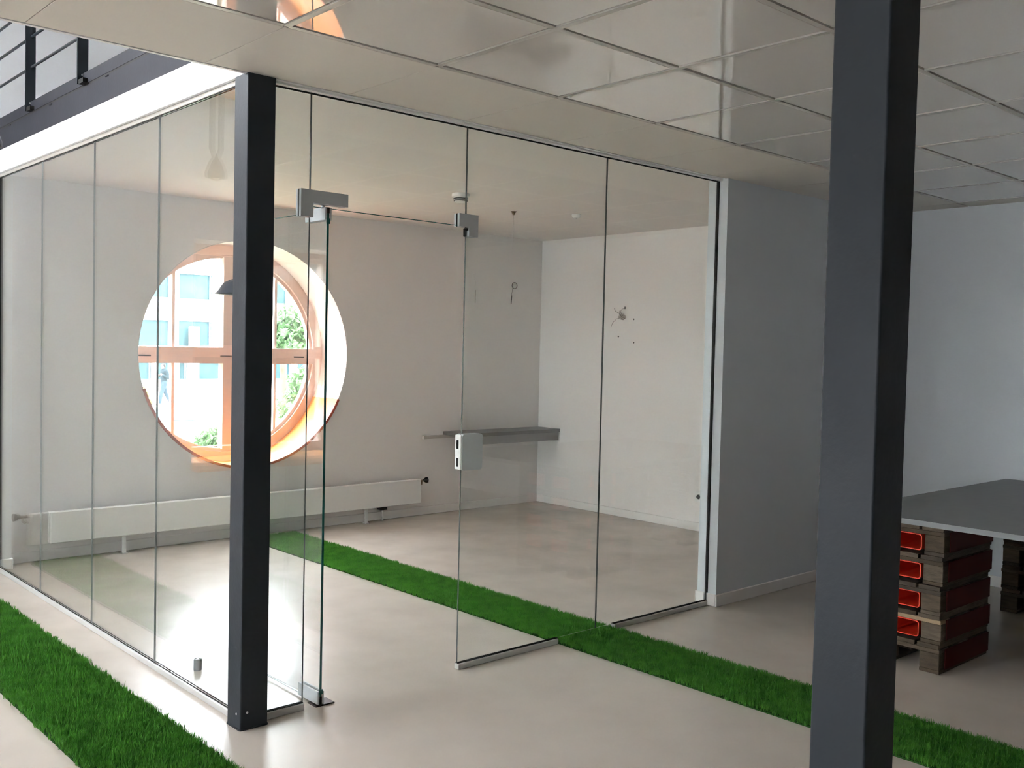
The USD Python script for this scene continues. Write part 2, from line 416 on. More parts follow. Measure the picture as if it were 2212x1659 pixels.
# other windows of the hall (seen only as reflections in the left glass)
def rect_window(n, x0, x1, z0, z1, label):
    t = Thing('window_%d' % n, label, 'window', (x0, D, z0), kind='structure')
    o, i = sbox(x0, z0, x1, z1), sbox(x0 + 0.08, z0 + 0.08, x1 - 0.08, z1 - 0.08)
    t.part('frame', ext_y(o.difference(i), D + 0.34, D + 0.42), 'frame')
    xm = (x0 + x1) / 2
    t.part('mullion', bx(xm - 0.04, xm + 0.04, D + 0.34, D + 0.42, z0 + 0.08, z1 - 0.08), 'frame')
    zt = z0 + (z1 - z0) * 0.5
    t.part('transom', bx(x0 + 0.08, x1 - 0.08, D + 0.335, D + 0.42, zt - 0.05, zt + 0.05), 'frame')
    t.part('pane', bx(x0 + 0.08, x1 - 0.08, D + 0.376, D + 0.384, z0 + 0.08, z1 - 0.08), 'wglass')
    t.part('sill', bx(x0 - 0.01, x1 + 0.01, D - 0.09, D + 0.34, z0 - 0.068, z0 + 0.004, 0.02), 'orange')


rect_window(2, *W2, 'tall window with thick orange sill, mirrored in the left glass wall')
rect_window(3, -4.35, -3.2, 0.614, 2.33, 'tall window with orange sill near the outer corner of the hall')
rect_window(4, -2.75, -1.4, 3.5, 5.4, 'upper hall window above the tall window with orange sill')
rect_window(5, -4.35, -3.2, 3.5, 5.4, 'upper hall window near the outer corner of the hall')
n = 6
for i, y0 in enumerate(LWIN):
    for z0, z1, w in ((0.5, 2.45, 'lower'), (3.4, 5.6, 'upper')):
        if w == 'upper' and y0 < 1:
            continue
        t = Thing('window_%d' % n, 'white framed %s daylight window in the far left hall wall, the one %s' % (w, ('nearer the rear', 'nearer the garden')[i]), 'window', (XL, y0, z0), kind='structure')
        n += 1
        t.part('frame', ext_x(sbox(y0, z0, y0 + 1.9, z1).difference(sbox(y0 + 0.06, z0 + 0.06, y0 + 1.84, z1 - 0.06)), XL - 0.3, XL - 0.22), 'white')
        t.part('mullion', bx(XL - 0.3, XL - 0.22, y0 + 0.92, y0 + 0.98, z0 + 0.06, z1 - 0.06), 'white')
        t.part('pane', bx(XL - 0.264, XL - 0.256, y0 + 0.06, y0 + 1.84, z0 + 0.06, z1 - 0.06), 'wglass')
for k, (a, b) in enumerate(ADDED_SKYLIGHT):
    t = Thing('window_%d' % n, ('outer', 'inner')[k] + ' invented skylight added to brighten the open void', 'skylight', (a, 0.9, ROOF), kind='structure')  # invented light source, no such roof opening is known
    n += 1
    t.part('frame', ext_z(sbox(a, 0.9, b, 2.9).difference(sbox(a + 0.06, 0.96, b - 0.06, 2.84)), ROOF + 0.2, ROOF + 0.28), 'white')
    t.part('pane', bx(a + 0.06, b - 0.06, 0.96, 2.84, ROOF + 0.236, ROOF + 0.244), 'wglass')
# ------------------------------------------------------------------ glass walls
ZG0, ZG1 = 0.03, 2.586
GT = 0.0045      # half thickness


def pane(t, axis, a0, a1, z0=ZG0, z1=ZG1, joint='joint'):
    """A frameless pane in the plane x = 0 (axis y) or y = 0 (axis x) with its polished edges as sub-parts."""
    e, j = 0.0014, 0.0005
    b = (lambda u0, u1, w0, w1: bx(u0, u1, -GT, GT, w0, w1)) if axis == 'x' else (lambda u0, u1, w0, w1: bx(-GT, GT, u0, u1, w0, w1))
    p = t.part('glass_pane', b(a0 + e, a1 - e, z0, z1), 'glass')
    t.part('edge', b(a0 + j, a0 + e, z0, z1), joint, under=p)
    t.part('edge', b(a1 - e, a1 - j, z0, z1), joint, under=p)
    return p


def channel(t, name, axis, a0, a1, z0, z1, m, w=0.017, lip=1, sw=0.003):
    zl = z1 if lip > 0 else z0
    g0, g1 = (zl, zl + 0.004) if lip > 0 else (zl - 0.004, zl)
    b = (lambda w0, w1, c0, c1, v=0: bx(a0, a1, w0, w1, c0, c1, v)) if axis == 'x' else (lambda w0, w1, c0, c1, v=0: bx(w0, w1, a0, a1, c0, c1, v))
    p = t.part(name, b(-w, w, z0, z1, 0.002), m)
    for q in (-1, 1):
        t.part('seal', b(q * GT, q * (GT + sw), g0, g1), 'gasket', under=p)


gl = Thing('glass_partition', 'left frameless glass wall of the office, four clear panes beside the green strip', 'glass wall', (0, 1.75, 0))
for a, b in ((0.054, 0.900), (0.900, 1.735), (1.735, 2.592), (2.592, 3.424)):
    pane(gl, 'y', a, b, joint='joint_pale')
channel(gl, 'floor_channel', 'y', 0.054, 3.43, 0.0, 0.028, 'alu_floor')
channel(gl, 'ceiling_channel', 'y', -0.02, 3.43, 2.588, 2.608, 'tbar', w=0.012, lip=-1, sw=0.002)  # coloured darker than the front channel to imitate shade under the fascia
gf = Thing('glass_partition', 'frameless glass front of the office with door opening, patch fittings and lock box', 'glass wall', (1.57, 0, 0))
for a, b in ((0.073, 0.266), (1.107, 2.085), (2.085, 3.078)):
    pane(gf, 'x', a, b)
p = pane(gf, 'x', 0.266, 1.107, 2.122)
gf.part('bottom_edge', bx(0.27, 1.103, -GT, GT, 2.119, 2.122), 'edge', under=p)
for a, b in ((0.073, 0.266), (1.107, 1.785), (2.225, 3.085)):
    channel(gf, 'floor_channel', 'x', a, b, 0.0, 0.028, 'alu_floor')
channel(gf, 'ceiling_channel', 'x', 0.02, 3.085, 2.588, 2.634, 'alu_light', w=0.0305, lip=-1, sw=0.002)
for poly, x, z, lb in ((Polygon([(0.213, 2.075), (0.272, 2.075), (0.272, 2.134), (0.441, 2.134), (0.441, 2.188), (0.213, 2.188)]), 0.213, 2.075, 'long L-shaped grey patch fitting over the door hinge'),
                       (Polygon([(1.053, 2.116), (1.113, 2.116), (1.113, 2.073), (1.169, 2.073), (1.169, 2.177), (1.053, 2.177)]), 1.053, 2.116, 'small L-shaped grey patch fitting on the lock side')):
    p = gf.part('patch_fitting', ext_y(poly, -0.020, -GT - 0.001), 'alu', label=lb)
    gf.part('rear_plate', ext_y(poly, GT + 0.001, 0.020), 'alu', under=p)
    gf.part('gasket', bx(x + 0.001, x + 0.003, -GT - 0.001, GT + 0.001, z, poly.bounds[3]), 'gasket', under=p)
gf.part('door_buffer', cat(lathe([(0, 0), (0.006, 0), (0.006, 0.01), (0, 0.01)], (1.103, -0.006, 2.106), 'y', 16), bx(1.098, 1.1065, -0.008, 0.008, 2.072, 2.112, 0.003)), 'gasket', label='black rubber door buffer')
p = gf.part('strike_box', ext_y(rrect(1.095, 1.222, 0.962, 1.135, 0.014), -0.024, -GT - 0.0005), 'lock', label='pale grey rounded lock strike box')
gf.part('rear_cover', ext_y(rrect(1.095, 1.222, 0.962, 1.135, 0.014), GT + 0.0005, 0.024), 'lock', under=p)
gf.part('strike_plate', bx(1.086, 1.097, -0.022, 0.022, 0.966, 1.132, 0.003), 'plastic', under=p)
for z in (1.085, 1.0):
    gf.part('keep_slot', bx(1.0845, 1.0875, -0.007, 0.007, z - 0.02, z + 0.022), 'gasket', under=p)
single('trim_3', bx(3.077, 3.0855, -0.009, 0.009, 0.076, 2.59), 'gasket', 'black vertical gasket where the glass front meets the white wall end', 'gasket', kind='structure')
single('trim_4', bx(-0.009, 0.009, 3.4225, 3.431, 0.076, 2.588), 'gasket', 'black vertical gasket at the far end of the left glass wall', 'gasket', kind='structure')
single('trim_5', bx(0.06, W, -0.028, 0.07, 2.6345, 2.72), 'white', 'white bulkhead strip between the tiled ceiling and the office ceiling', 'ceiling trim', kind='structure')

# open glass door leaf
DX, DY0, DY1, DZ0, DZ1 = 0.345, -0.016, 0.822, 0.012, 2.114
t = Thing('door_1', 'clear glass door leaf standing open into the office beside the corner post', 'door', (DX, 0, DZ0), kind='structure')
t.part('pane', bx(DX - 0.005, DX + 0.005, DY0 + 0.002, DY1 - 0.002, DZ0 + 0.002, DZ1 - 0.002), 'glass')
t.part('edge', bx(DX - 0.005, DX + 0.005, DY0, DY0 + 0.002, DZ0, DZ1), 'edge', label='dark green polished glass edge')
t.part('edge', bx(DX - 0.005, DX + 0.005, DY1 - 0.002, DY1, DZ0, DZ1), 'edge')
t.part('top_edge', bx(DX - 0.005, DX + 0.005, DY0, DY1, DZ1 - 0.002, DZ1), 'edge')
t.part('bottom_edge', bx(DX - 0.005, DX + 0.005, DY0, DY1, DZ0, DZ0 + 0.002), 'edge')
for nm, z0, z1 in (('bottom_patch', 0.008, 0.064), ('top_patch', 2.070, 2.124)):
    p = t.part(nm, cat(bx(DX - 0.016, DX - 0.006, DY0 - 0.003, 0.145, z0, z1, 0.0015), bx(DX + 0.006, DX + 0.016, DY0 - 0.003, 0.145, z0, z1, 0.0015)), 'alu')
    t.part('clamp_insert', bx(DX - 0.006, DX + 0.006, DY0 - 0.0025, 0.14, z0 + (0.0 if z0 < 1 else 0.03), z1 - (0.024 if z0 < 1 else 0)), 'gasket', under=p)
t.part('seal', bx(DX - 0.008, DX + 0.008, DY0 - 0.004, DY0 - 0.0005, 2.055, 2.078), 'edge')
t.part('seal', bx(DX - 0.008, DX + 0.008, DY0 - 0.004, DY0 - 0.0005, 0.052, 0.072), 'edge')
t.part('top_pivot', lathe([(0, 2.112), (0.008, 2.112), (0.008, 2.136), (0, 2.136)], (DX - 0.002, 0.022, 0), n=16), 'alu', smooth=40)


t = Thing('floor_pivot', 'dark bronze floor pivot plate under the open glass door', 'pivot plate', (0.365, 0.01, 0))
t.part('plate', bx(0.318, 0.412, -0.024, 0.047, 0.0, 0.006, 0.002), 'plate')
t.part('spindle', lathe([(0, 0.006), (0.011, 0.006), (0.011, 0.0082), (0, 0.0082)], (DX, 0.02, 0), n=16), 'alu')

t = Thing('door_stop', 'small grey cylinder door stop standing on the office floor near the corner post', 'door stop', (0.145, 0.75, 0))
t.part('rubber_body', lathe([(0, 0), (0.0195, 0), (0.0195, 0.004), (0.019, 0.048), (0.017, 0.053), (0.011, 0.054), (0.010, 0.050), (0, 0.050)], (0.145, 0.75, 0), n=28), 'stop', smooth=40)
t.part('screw', lathe([(0, 0.050), (0.006, 0.050), (0.005, 0.0525), (0, 0.053)], (0.145, 0.75, 0), n=12), 'bolt')


# ------------------------------------------------------------------ steel columns
def column(label, x0, x1, y0, y1, ztop):
    t = Thing('steel_column', label, 'column', ((x0 + x1) / 2, (y0 + y1) / 2, 0))
    t.part('shaft', ext_z(rrect(x0, x1, y0, y1, 0.006), 0.0, ztop), 'steel', smooth=30)
    t.part('weld_collar', ext_z(rrect(x0 - 0.003, x1 + 0.003, y0 - 0.003, y1 + 0.003, 0.008), 0.0, 0.006), 'steel')
    t.part('screw', lathe([(0, 0), (0.005, 0), (0.004, 0.003), (0, 0.004)], (x0 + 0.03, y0, 0.07), 'y', 10), 'bolt')
    t.part('screw', lathe([(-0.0, -0.004), (0.004, -0.003), (0.005, 0.0), (0, 0)], (x0, y0 + 0.032, 0.062), 'x', 10), 'bolt')
    return t


column('navy grey square steel post at the corner of the glass office', -0.050, 0.071, -0.061, 0.053, 2.599)
column('tall dark square steel column in the right foreground, cut off by the frame', -0.050, 0.073, -2.690, -2.567, 2.599)


# ------------------------------------------------------------------ artificial grass
def tuft(seed, size=0.046, n=95):
    g = np.random.default_rng(seed)
    V, Fc = [], []
    for _ in range(n):
        x, y = g.uniform(-size / 2, size / 2, 2)
        h, a, lean = g.uniform(0.017, 0.030), g.uniform(0, 2 * np.pi), g.uniform(0.002, 0.014)
        w = g.uniform(0.0008, 0.0013)
        dx, dy = math.cos(a), math.sin(a)
        b = g.uniform(0, 2 * np.pi)
        wx, wy = w * math.cos(b), w * math.sin(b)
        k = len(V)
        V += [(x - wx, y - wy, 0), (x + wx, y + wy, 0),
              (x - wx + dx * lean * 0.35, y - wy + dy * lean * 0.35, h * 0.6), (x + wx + dx * lean * 0.35, y + wy + dy * lean * 0.35, h * 0.6),
              (x + dx * lean, y + dy * lean, h)]
        Fc += [(k, k + 1, k + 3), (k, k + 3, k + 2), (k + 2, k + 3, k + 4)]
    return np.array(V), np.array(Fc)


def grass(label, x0, x1, y0, y1, seed):
    t = Thing('artificial_grass_strip', label, 'artificial grass', ((x0 + x1) / 2, (y0 + y1) / 2, 0))
    t.part('backing', bx(x0, x1, y0, y1, 0.0, 0.006), 'turf')
    pi = UsdGeom.PointInstancer.Define(stage, t.path + '/grass_pile')
    tag(pi.GetPrim(), None, None, None, 'stuff')
    for k in range(6):
        pm = usdkit.mesh(stage, t.path + '/grass_pile/tuft' + ('' if k == 0 else '_%03d' % k), tuft(seed * 10 + k), M['blade'])
        pi.CreatePrototypesRel().AddTarget(pm.GetPath())
    g = np.random.default_rng(seed)
    st = 0.0385
    px, py = np.meshgrid(np.arange(x0 + st / 2, x1 - st / 4, st), np.arange(y0 + st / 2, y1 - st / 4, st))
    n = px.size
    P = np.stack([px.ravel() + g.normal(0, 0.004, n) - t.loc[0], py.ravel() + g.normal(0, 0.004, n) - t.loc[1], np.full(n, 0.005)], 1)
    a = g.uniform(0, 2 * np.pi, n) / 2
    pi.CreatePositionsAttr(Vt.Vec3fArray.FromNumpy(P.astype(np.float32)))
    pi.CreateProtoIndicesAttr(Vt.IntArray.FromNumpy(g.integers(0, 6, n).astype(np.int32)))
    pi.CreateOrientationsAttr(Vt.QuathArray([Gf.Quath(float(math.cos(q)), 0, 0, float(math.sin(q))) for q in a]))
    s = g.uniform(0.85, 1.1, n)
    pi.CreateScalesAttr(Vt.Vec3fArray.FromNumpy(np.stack([s * 0 + 1, s * 0 + 1, s], 1).astype(np.float32)))


grass('green artificial grass strip on the floor outside the left glass wall', *STRIP1, -4.6, 3.5, 1)
grass('long green artificial grass strip running under the glass front into the office', *STRIP2, -4.6, 3.46, 2)


# ------------------------------------------------------------------ radiators, shelf, small fittings
def radiator(label, x0, x1, feet, valve_right=True, valve_left=False):
    y0, y1, z0, z1 = D - 0.125, D - 0.045, 0.132, 0.352
    t = Thing('radiator', label, 'radiator', ((x0 + x1) / 2, D - 0.08, 0))
    body = t.part('front_panel', bx(x0, x1, y0, y0 + 0.03, z0, z1, 0.006), 'rad')
    t.part('rear_panel', bx(x0 + 0.005, x1 - 0.005, y1 - 0.02, y1, z0 + 0.006, z1 - 0.006, 0.006), 'rad')
    t.part('end_cap', bx(x0, x0 + 0.006, y0 + 0.03, y1 - 0.02, z0 + 0.004, z1 - 0.004), 'rad')
    t.part('end_cap', bx(x1 - 0.006, x1, y0 + 0.03, y1 - 0.02, z0 + 0.004, z1 - 0.004), 'rad')
    t.part('top_grille', cat(*[bx(x, x + 0.003, y0 + 0.03, y1 - 0.02, z1 - 0.012, z1 - 0.004) for x in np.arange(x0 + 0.02, x1 - 0.02, 0.022)]), 'rad', kind='stuff')
    for fx in feet:
        f = t.part('foot', cat(bx(fx - 0.014, fx + 0.014, y0 + 0.035, y0 + 0.052, 0, z0 + 0.02, 0.003), bx(fx - 0.022, fx + 0.022, y0 + 0.018, y0 + 0.07, 0, 0.006)), 'white')
        t.part('clip', bx(fx - 0.035, fx + 0.035, y0 + 0.03, y0 + 0.06, z0 - 0.012, z0 + 0.004), 'rad', under=f)
    for side, on in ((1, valve_right), (-1, valve_left)):
        if on:
            xe = x1 if side > 0 else x0
            v = t.part('valve', cat(tube([(xe - side * 0.005, D - 0.085, 0.330), (xe + side * 0.05, D - 0.085, 0.330)], 0.009), tube([(xe + side * 0.03, D - 0.085, 0.330), (xe + side * 0.03, D - 0.085, 0.30), (xe + side * 0.01, D - 0.085, 0.285)], 0.008)), 'brass')
            prof = [(0, 0), (0.011, 0), (0.013, 0.012), (0.022, 0.028), (0.026, 0.036), (0.026, 0.046), (0, 0.046)]
            k = lathe([(r, h) for r, h in prof], (0, 0, 0), 'x', 20)
            if side < 0:
                k.vertices[:, 0] *= -1
                k.fix_normals()
            k.apply_translation([xe + side * 0.045, D - 0.085, 0.332])
            t.part('knob', k, 'dark', smooth=40, under=v)
    return t


t = radiator('long low white panel radiator on feet under the round window', 0.33, 3.508, (0.85, 1.9, 2.945))
t.part('bracket', bx(3.10, 3.16, D - 0.09, D - 0.02, 0.10, 0.135), 'dark')
t.part('supply_pipe', tube([(3.14, D - 0.05, 0.0), (3.14, D - 0.05, 0.11)], 0.009), 'rad')
radiator('low white panel radiator outside the office, mirrored in the left glass wall', -3.2, -0.20, (-0.86, -2.6))

t = Thing('wall_shelf', 'dark wall shelf with grey apron in the far right corner of the office', 'shelf', (4.45, 3.45, 0.64))
t.part('board', bx(3.84, W - 0.002, 3.275, D - 0.001, 0.728, 0.760, 0.002), 'shelf')
t.part('apron', bx(3.90, W - 0.004, 3.295, 3.317, 0.650, 0.7278), 'apron')
t.part('batten', bx(3.60, 4.9, D - 0.03, D - 0.001, 0.700, 0.7278), 'batten')

t = Thing('smoke_detector', 'round white smoke detector with dark slots on the office ceiling', 'smoke detector', (2.57, 1.84, ZO))
t.part('base', lathe([(0, -0.022), (0.058, -0.022), (0.062, -0.018), (0.062, 0), (0, 0)], (2.57, 1.84, ZO), n=36), 'plastic', smooth=40)
t.part('chamber', lathe([(0, -0.068), (0.030, -0.068), (0.044, -0.058), (0.050, -0.028), (0.050, -0.022), (0, -0.022)], (2.57, 1.84, ZO), n=36), 'plastic', smooth=40)
for r, z in ((0.052, -0.036), (0.0495, -0.050)):
    t.part('slot', lathe([(r - 0.01, z - 0.004), (r, z - 0.004), (r, z + 0.004), (r - 0.01, z + 0.004)], (2.57, 1.84, ZO), n=36), 'dark')

t = Thing('ceiling_hook', 'tiny dark cable outlet with thin hanging wire in the office ceiling', 'ceiling hook', (3.42, 2.215, ZO))
t.part('cap', lathe([(0, -0.028), (0.006, -0.028), (0.016, -0.006), (0.024, -0.003), (0.024, 0), (0, 0)], (3.42, 2.215, ZO), n=20), 'brass', smooth=40)
t.part('wire', tube([(3.42, 2.215, ZO - 0.026), (3.419, 2.215, ZO - 0.15), (3.421, 2.216, ZO - 0.3)], 0.0016, 5), 'plastic')
t = Thing('ceiling_rosette', 'small white round ceiling rosette on the office ceiling right of the hanging wire', 'ceiling rosette', (3.85, 1.94, ZO))
t.part('disc', lathe([(0, -0.03), (0.026, -0.03), (0.038, -0.012), (0.038, 0), (0, 0)], (3.85, 1.94, ZO), n=28), 'plastic', smooth=40)
t.part('screw', lathe([(0, -0.032), (0.005, -0.032), (0.006, -0.029), (0, -0.029)], (3.85, 1.94, ZO), n=12), 'bolt')

t = Thing('wall_cable', 'thin cable loop with straight tail hanging on the back wall near the corner', 'cable', (4.69, D, 2.0))
a = np.linspace(0, 2 * np.pi, 25)
t.part('loop', tube(np.stack([4.692 + 0.034 * np.cos(a), np.full(25, D - 0.012), 2.166 + 0.030 * np.sin(a)], 1), 0.003, 6), 'wire', smooth=True)
t.part('tail', tube([(4.668, D - 0.010, 2.145), (4.662, D - 0.008, 2.09), (4.66, D - 0.008, 2.055)], 0.0016, 5), 'wire')
t.part('sleeve', tube([(4.660, D - 0.010, 2.066), (4.657, D - 0.011, 2.035), (4.650, D - 0.012, 1.985)], 0.0045, 6), 'wire')
t = Thing('hanging_wire', 'very thin pale wire hanging straight down the back wall left of the cable loop', 'wire', (4.19, D, 2.0))
t.part('strand', tube([(4.165, D - 0.006, 2.26), (4.185, D - 0.01, 2.18), (4.193, D - 0.01, 2.09)], 0.0022, 5), 'plastic')
t.part('end', tube([(4.193, D - 0.01, 2.095), (4.190, D - 0.012, 1.97)], 0.0035, 5), 'batten')

t = Thing('torn_wall_wires', 'cluster of loose wires poking from a plaster hole in the right office wall', 'loose wires', (W, 2.5, 1.87))
g = np.random.default_rng(5)
hp = Polygon([(2.50 + (0.030 + 0.012 * g.random()) * math.cos(q) * 1.3, 1.862 + (0.022 + 0.012 * g.random()) * math.sin(q)) for q in np.linspace(0, 2 * np.pi, 14)[:-1]])
t.part('plaster_hole', ext_x(hp, W - 0.003, W + 0.01), 'batten')
for pts, r in (([(0, 2.50, 1.875), (-0.03, 2.52, 1.90), (-0.035, 2.56, 1.92), (-0.03, 2.575, 1.945)], 0.0035), ([(0, 2.49, 1.87), (-0.04, 2.49, 1.91), (-0.05, 2.46, 1.935), (-0.04, 2.435, 1.94)], 0.0035),
               ([(0, 2.51, 1.86), (-0.03, 2.54, 1.845), (-0.04, 2.58, 1.81), (-0.03, 2.61, 1.77)], 0.003), ([(0, 2.50, 1.86), (-0.03, 2.49, 1.84), (-0.04, 2.45, 1.835), (-0.03, 2.44, 1.85), (-0.02, 2.49, 1.865)], 0.004),
               ([(0, 2.505, 1.865), (-0.04, 2.50, 1.885), (-0.045, 2.495, 1.92)], 0.0035)):
    p = t.part('wire', tube([(W + q[0], q[1], q[2]) for q in pts], r * 0.62, 6), 'wire', smooth=True)
t.part('terminal', bx(W - 0.045, W - 0.033, 2.428, 2.442, 1.935, 1.958, 0.003), 'wire')
for k, (y, z) in enumerate(((2.358, 1.840), (2.54, 1.681), (2.351, 1.627))):
    single('wall_hole', lathe([(0, -0.003), (0.008, -0.003), (0.008, 0.002), (0, 0.002)], (W, y, z), 'x', 12), 'hole',
           ('dark screw hole right of the loose wires on the office wall', 'dark screw hole just below the loose wires on the office wall', 'lowest dark screw hole under the loose wires on the office wall')[k], 'screw hole', 'screw holes under the loose wires')

t = Thing('wall_socket', 'white wall socket low on the right office wall beside the white wall end', 'socket', (W, 1.56, 0.30))
t.part('plate', ext_x(rrect(1.517, 1.603, 0.257, 0.343, 0.008), W - 0.010, W - 0.0005), 'plastic')
t.part('socket_well', lathe([(0, -0.0115), (0.020, -0.0115), (0.020, -0.009), (0, -0.009)], (W, 1.56, 0.30), 'x', 24), 'dark')
t.part('rim', lathe([(0.020, -0.013), (0.025, -0.013), (0.026, -0.009), (0.020, -0.009)], (W, 1.56, 0.30), 'x', 24), 'plastic', smooth=40)

# pendant lamps
LX, LY, LZ = 0.985, 2.0, 1.845
t = Thing('pendant_lamp', 'dark navy enamel pendant shade half hidden behind the corner post', 'pendant lamp', (LX, LY, ZO))
t.part('shade', lathe([(0.150, 0.0), (0.163, -0.004), (0.165, 0.0), (0.150, 0.010), (0.112, 0.066), (0.088, 0.078), (0.040, 0.084), (0.030, 0.10), (0.0, 0.10), (0, 0.094), (0.03, 0.092), (0.085, 0.072), (0.107, 0.062), (0.145, 0.006)], (LX, LY, LZ), n=48), 'lamp', smooth=35)
for k in range(8):
    a = k * math.pi / 4
    t.part('rib', tube([(LX + 0.034 * math.cos(a), LY + 0.034 * math.sin(a), LZ + 0.092), (LX + 0.09 * math.cos(a), LY + 0.09 * math.sin(a), LZ + 0.079)], 0.003, 5), 'lamp')
h = t.part('lamp_holder', lathe([(0, 0.10), (0.022, 0.10), (0.022, 0.15), (0.012, 0.165), (0, 0.165)], (LX, LY, LZ), n=20), 'lamp', smooth=40)
t.part('bulb', trimesh.creation.icosphere(3, 0.032).apply_translation([LX, LY, LZ + 0.05]), 'bulb', smooth=True, under=h)
t.part('cord', tube([(LX, LY, LZ + 0.16), (LX, LY, ZO - 0.02)], 0.0035, 6), 'cord')
t.part('canopy', lathe([(0, -0.03), (0.03, -0.03), (0.045, -0.012), (0.045, 0), (0, 0)], (LX, LY, ZO), n=24), 'lamp', smooth=40)

GXp, GYp, GZp = -0.567, 1.5, 2.44
t = Thing('pendant_lamp', 'small cone pendant on two cords in the hall, mirrored faintly in the left glass wall', 'pendant lamp', (GXp, GYp, ROOF))
t.part('cone_shade', lathe([(0.034, 0.0), (0.052, 0.006), (0.054, 0.03), (0.038, 0.075), (0.024, 0.105), (0.014, 0.115), (0, 0.115), (0, 0.108), (0.02, 0.10), (0.048, 0.03), (0.034, 0.004)], (GXp, GYp, GZp), n=32), 'lamp', smooth=40)
t.part('bulb', trimesh.creation.icosphere(3, 0.033).apply_translation([GXp, GYp, GZp + 0.022]), 'bulb', smooth=True)
for dx in (-0.026, 0.026):
    t.part('cord', tube([(GXp + dx * 0.3, GYp, GZp + 0.112), (GXp + dx, GYp, GZp + 0.16), (GXp + dx, GYp, ROOF)], 0.008, 6), 'cord')

# ------------------------------------------------------------------ mezzanine edge: beam and railing
t = Thing('steel_beam', 'dark grey steel edge beam of the mezzanine above the white fascia', 'beam', (0, 1.8, 2.755))
t.part('web', bx(-0.006, 0.010, -0.02, 3.46, 2.757, 2.897), 'beam')
t.part('shadow_gap', bx(-0.004, 0.04, -0.02, 3.46, 2.8972, 2.9102), 'gasket')  # black strip stands in for the shade in the recess above the web
for y in (3.22, 2.43, 1.55, 0.8):
    t.part('weld_bead', bx(-0.012, -0.003, y - 0.02, y + 0.02, 2.890, 2.8965, 0.003), 'beam')
t = Thing('mezzanine_railing', 'dark steel railing with thin horizontal rods on the mezzanine edge', 'railing', (0, 1.8, 2.91))
t.part('kick_plate', bx(-0.006, 0.000, -0.02, 3.455, 2.9102, 2.972), 'beam')
for y in (2.81, 1.91, 1.01, 0.11):
    p = t.part('rail_post', bx(-0.036, 0.022, y - 0.005, y + 0.005, 2.912, 3.95, 0.001), 'steel')
    t.part('base_angle', bx(-0.03, -0.0065, y - 0.075, y - 0.005, 2.911, 2.935), 'gasket', under=p)
    for z in (2.935, 2.963):
        t.part('bolt', lathe([(0, 0.0), (0.006, 0.0), (0.006, 0.006), (0, 0.007)], (-0.010, y - 0.005, z), 'y', 8), 'bolt', under=p)
for z in (3.18, 3.362, 3.545, 3.73):
    t.part('rail_rod', tube([(0.0, -0.02, z), (0.0, 3.50, z)], 0.008, 8), 'steel', smooth=True)
t.part('handrail', tube([(-0.006, -0.02, 3.95), (-0.006, 3.50, 3.95)], 0.02, 12), 'steel', smooth=True)


# ------------------------------------------------------------------ pallets, crates and table top
def pallet(k, x0, x1, y0, y1, label, seed, group, light=False, red=False):
    g = np.random.default_rng(seed)
    z = 0.144 * k
    t = Thing('wooden_pallet', label, 'pallet', ((x0 + x1) / 2, (y0 + y1) / 2, z), group)
    wm = lambda: 'wood%d' % g.integers(0, 4)
    jx = g.normal(0, 0.006)
    x0, x1 = x0 + jx, x1 + jx
    for yb in (y0, (y0 + y1) / 2 - 0.05, y1 - 0.10):
        t.part('bottom_board', bx(x0, x1, yb, yb + 0.10, z, z + 0.018, 0.002), wm())
        for xb in (x0, (x0 + x1) / 2 - 0.05, x1 - 0.10):
            t.part('block', bx(xb + g.uniform(0, 0.004), xb + 0.10, yb + g.uniform(0, 0.004), yb + 0.10, z + 0.0182, z + 0.101, 0.003), wm())
    for i, xb in enumerate((x0, (x0 + x1) / 2 - 0.05, x1 - 0.10)):
        t.part('stringer', bx(xb - 0.004, xb + 0.10, y0, y1, z + 0.1012, z + 0.121, 0.002), 'woodlight' if light and i == 0 else wm())
    if red:
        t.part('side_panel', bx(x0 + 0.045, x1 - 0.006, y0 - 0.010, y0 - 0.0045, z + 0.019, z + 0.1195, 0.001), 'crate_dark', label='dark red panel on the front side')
    nb = 5
    wdt = (y1 - y0) / nb
    for i in range(nb):
        t.part('deck_board', bx(x0 - g.uniform(0, 0.006), x1 + g.uniform(0, 0.006), y0 + i * wdt + 0.006, y0 + (i + 1) * wdt - 0.006, z + 0.1212, z + 0.1432, 0.002), wm())


S1 = (2.90, 3.46, -1.53, -0.93)
pos = ('bottom', 'second', 'third', 'fourth', 'topmost')
for k in range(5):
    pallet(k, *S1, '%s weathered wooden pallet of the stack with red crates carrying the grey table' % pos[k], 20 + k, 'pallets of the near stack', light=(k == 1), red=True)
S2 = (4.45, 5.0, -1.81, -1.21)
for k in range(5):
    pallet(k, *S2, '%s wooden pallet of the rear stack by the right wall under the grey table' % pos[k], 40 + k, 'pallets of the rear stack')
for k in range(1, 5):
    z = 0.144 * k
    t = Thing('plastic_crate', 'bright red-orange plastic crate pushed into the %s pallet of the near stack' % pos[k], 'crate', (3.1, -1.3, z + 0.02), 'crates in the near pallet stack')
    y0, y1 = (-1.423, -1.285)
    for (a0, a1) in ((y0, y1), (-1.175, -1.037)):
        o = rrect(a0, a1, z + 0.0195, z + 0.1005, 0.016)
        t.part('shell', ext_x(o.difference(rrect(a0 + 0.005, a1 - 0.005, z + 0.0245, z + 0.0955, 0.013)), S1[0] - 0.004, S1[1] - 0.03), 'crate')
        t.part('back', ext_x(o, S1[1] - 0.03, S1[1] - 0.02), 'crate')
t = Thing('table_top', 'large grey laminate table top lying on the two pallet stacks', 'table top', (3.9, -1.6, 0.722))
t.part('board', bx(2.868, 5.045, -2.35, -0.985, 0.7215, 0.748, 0.001), 'table')
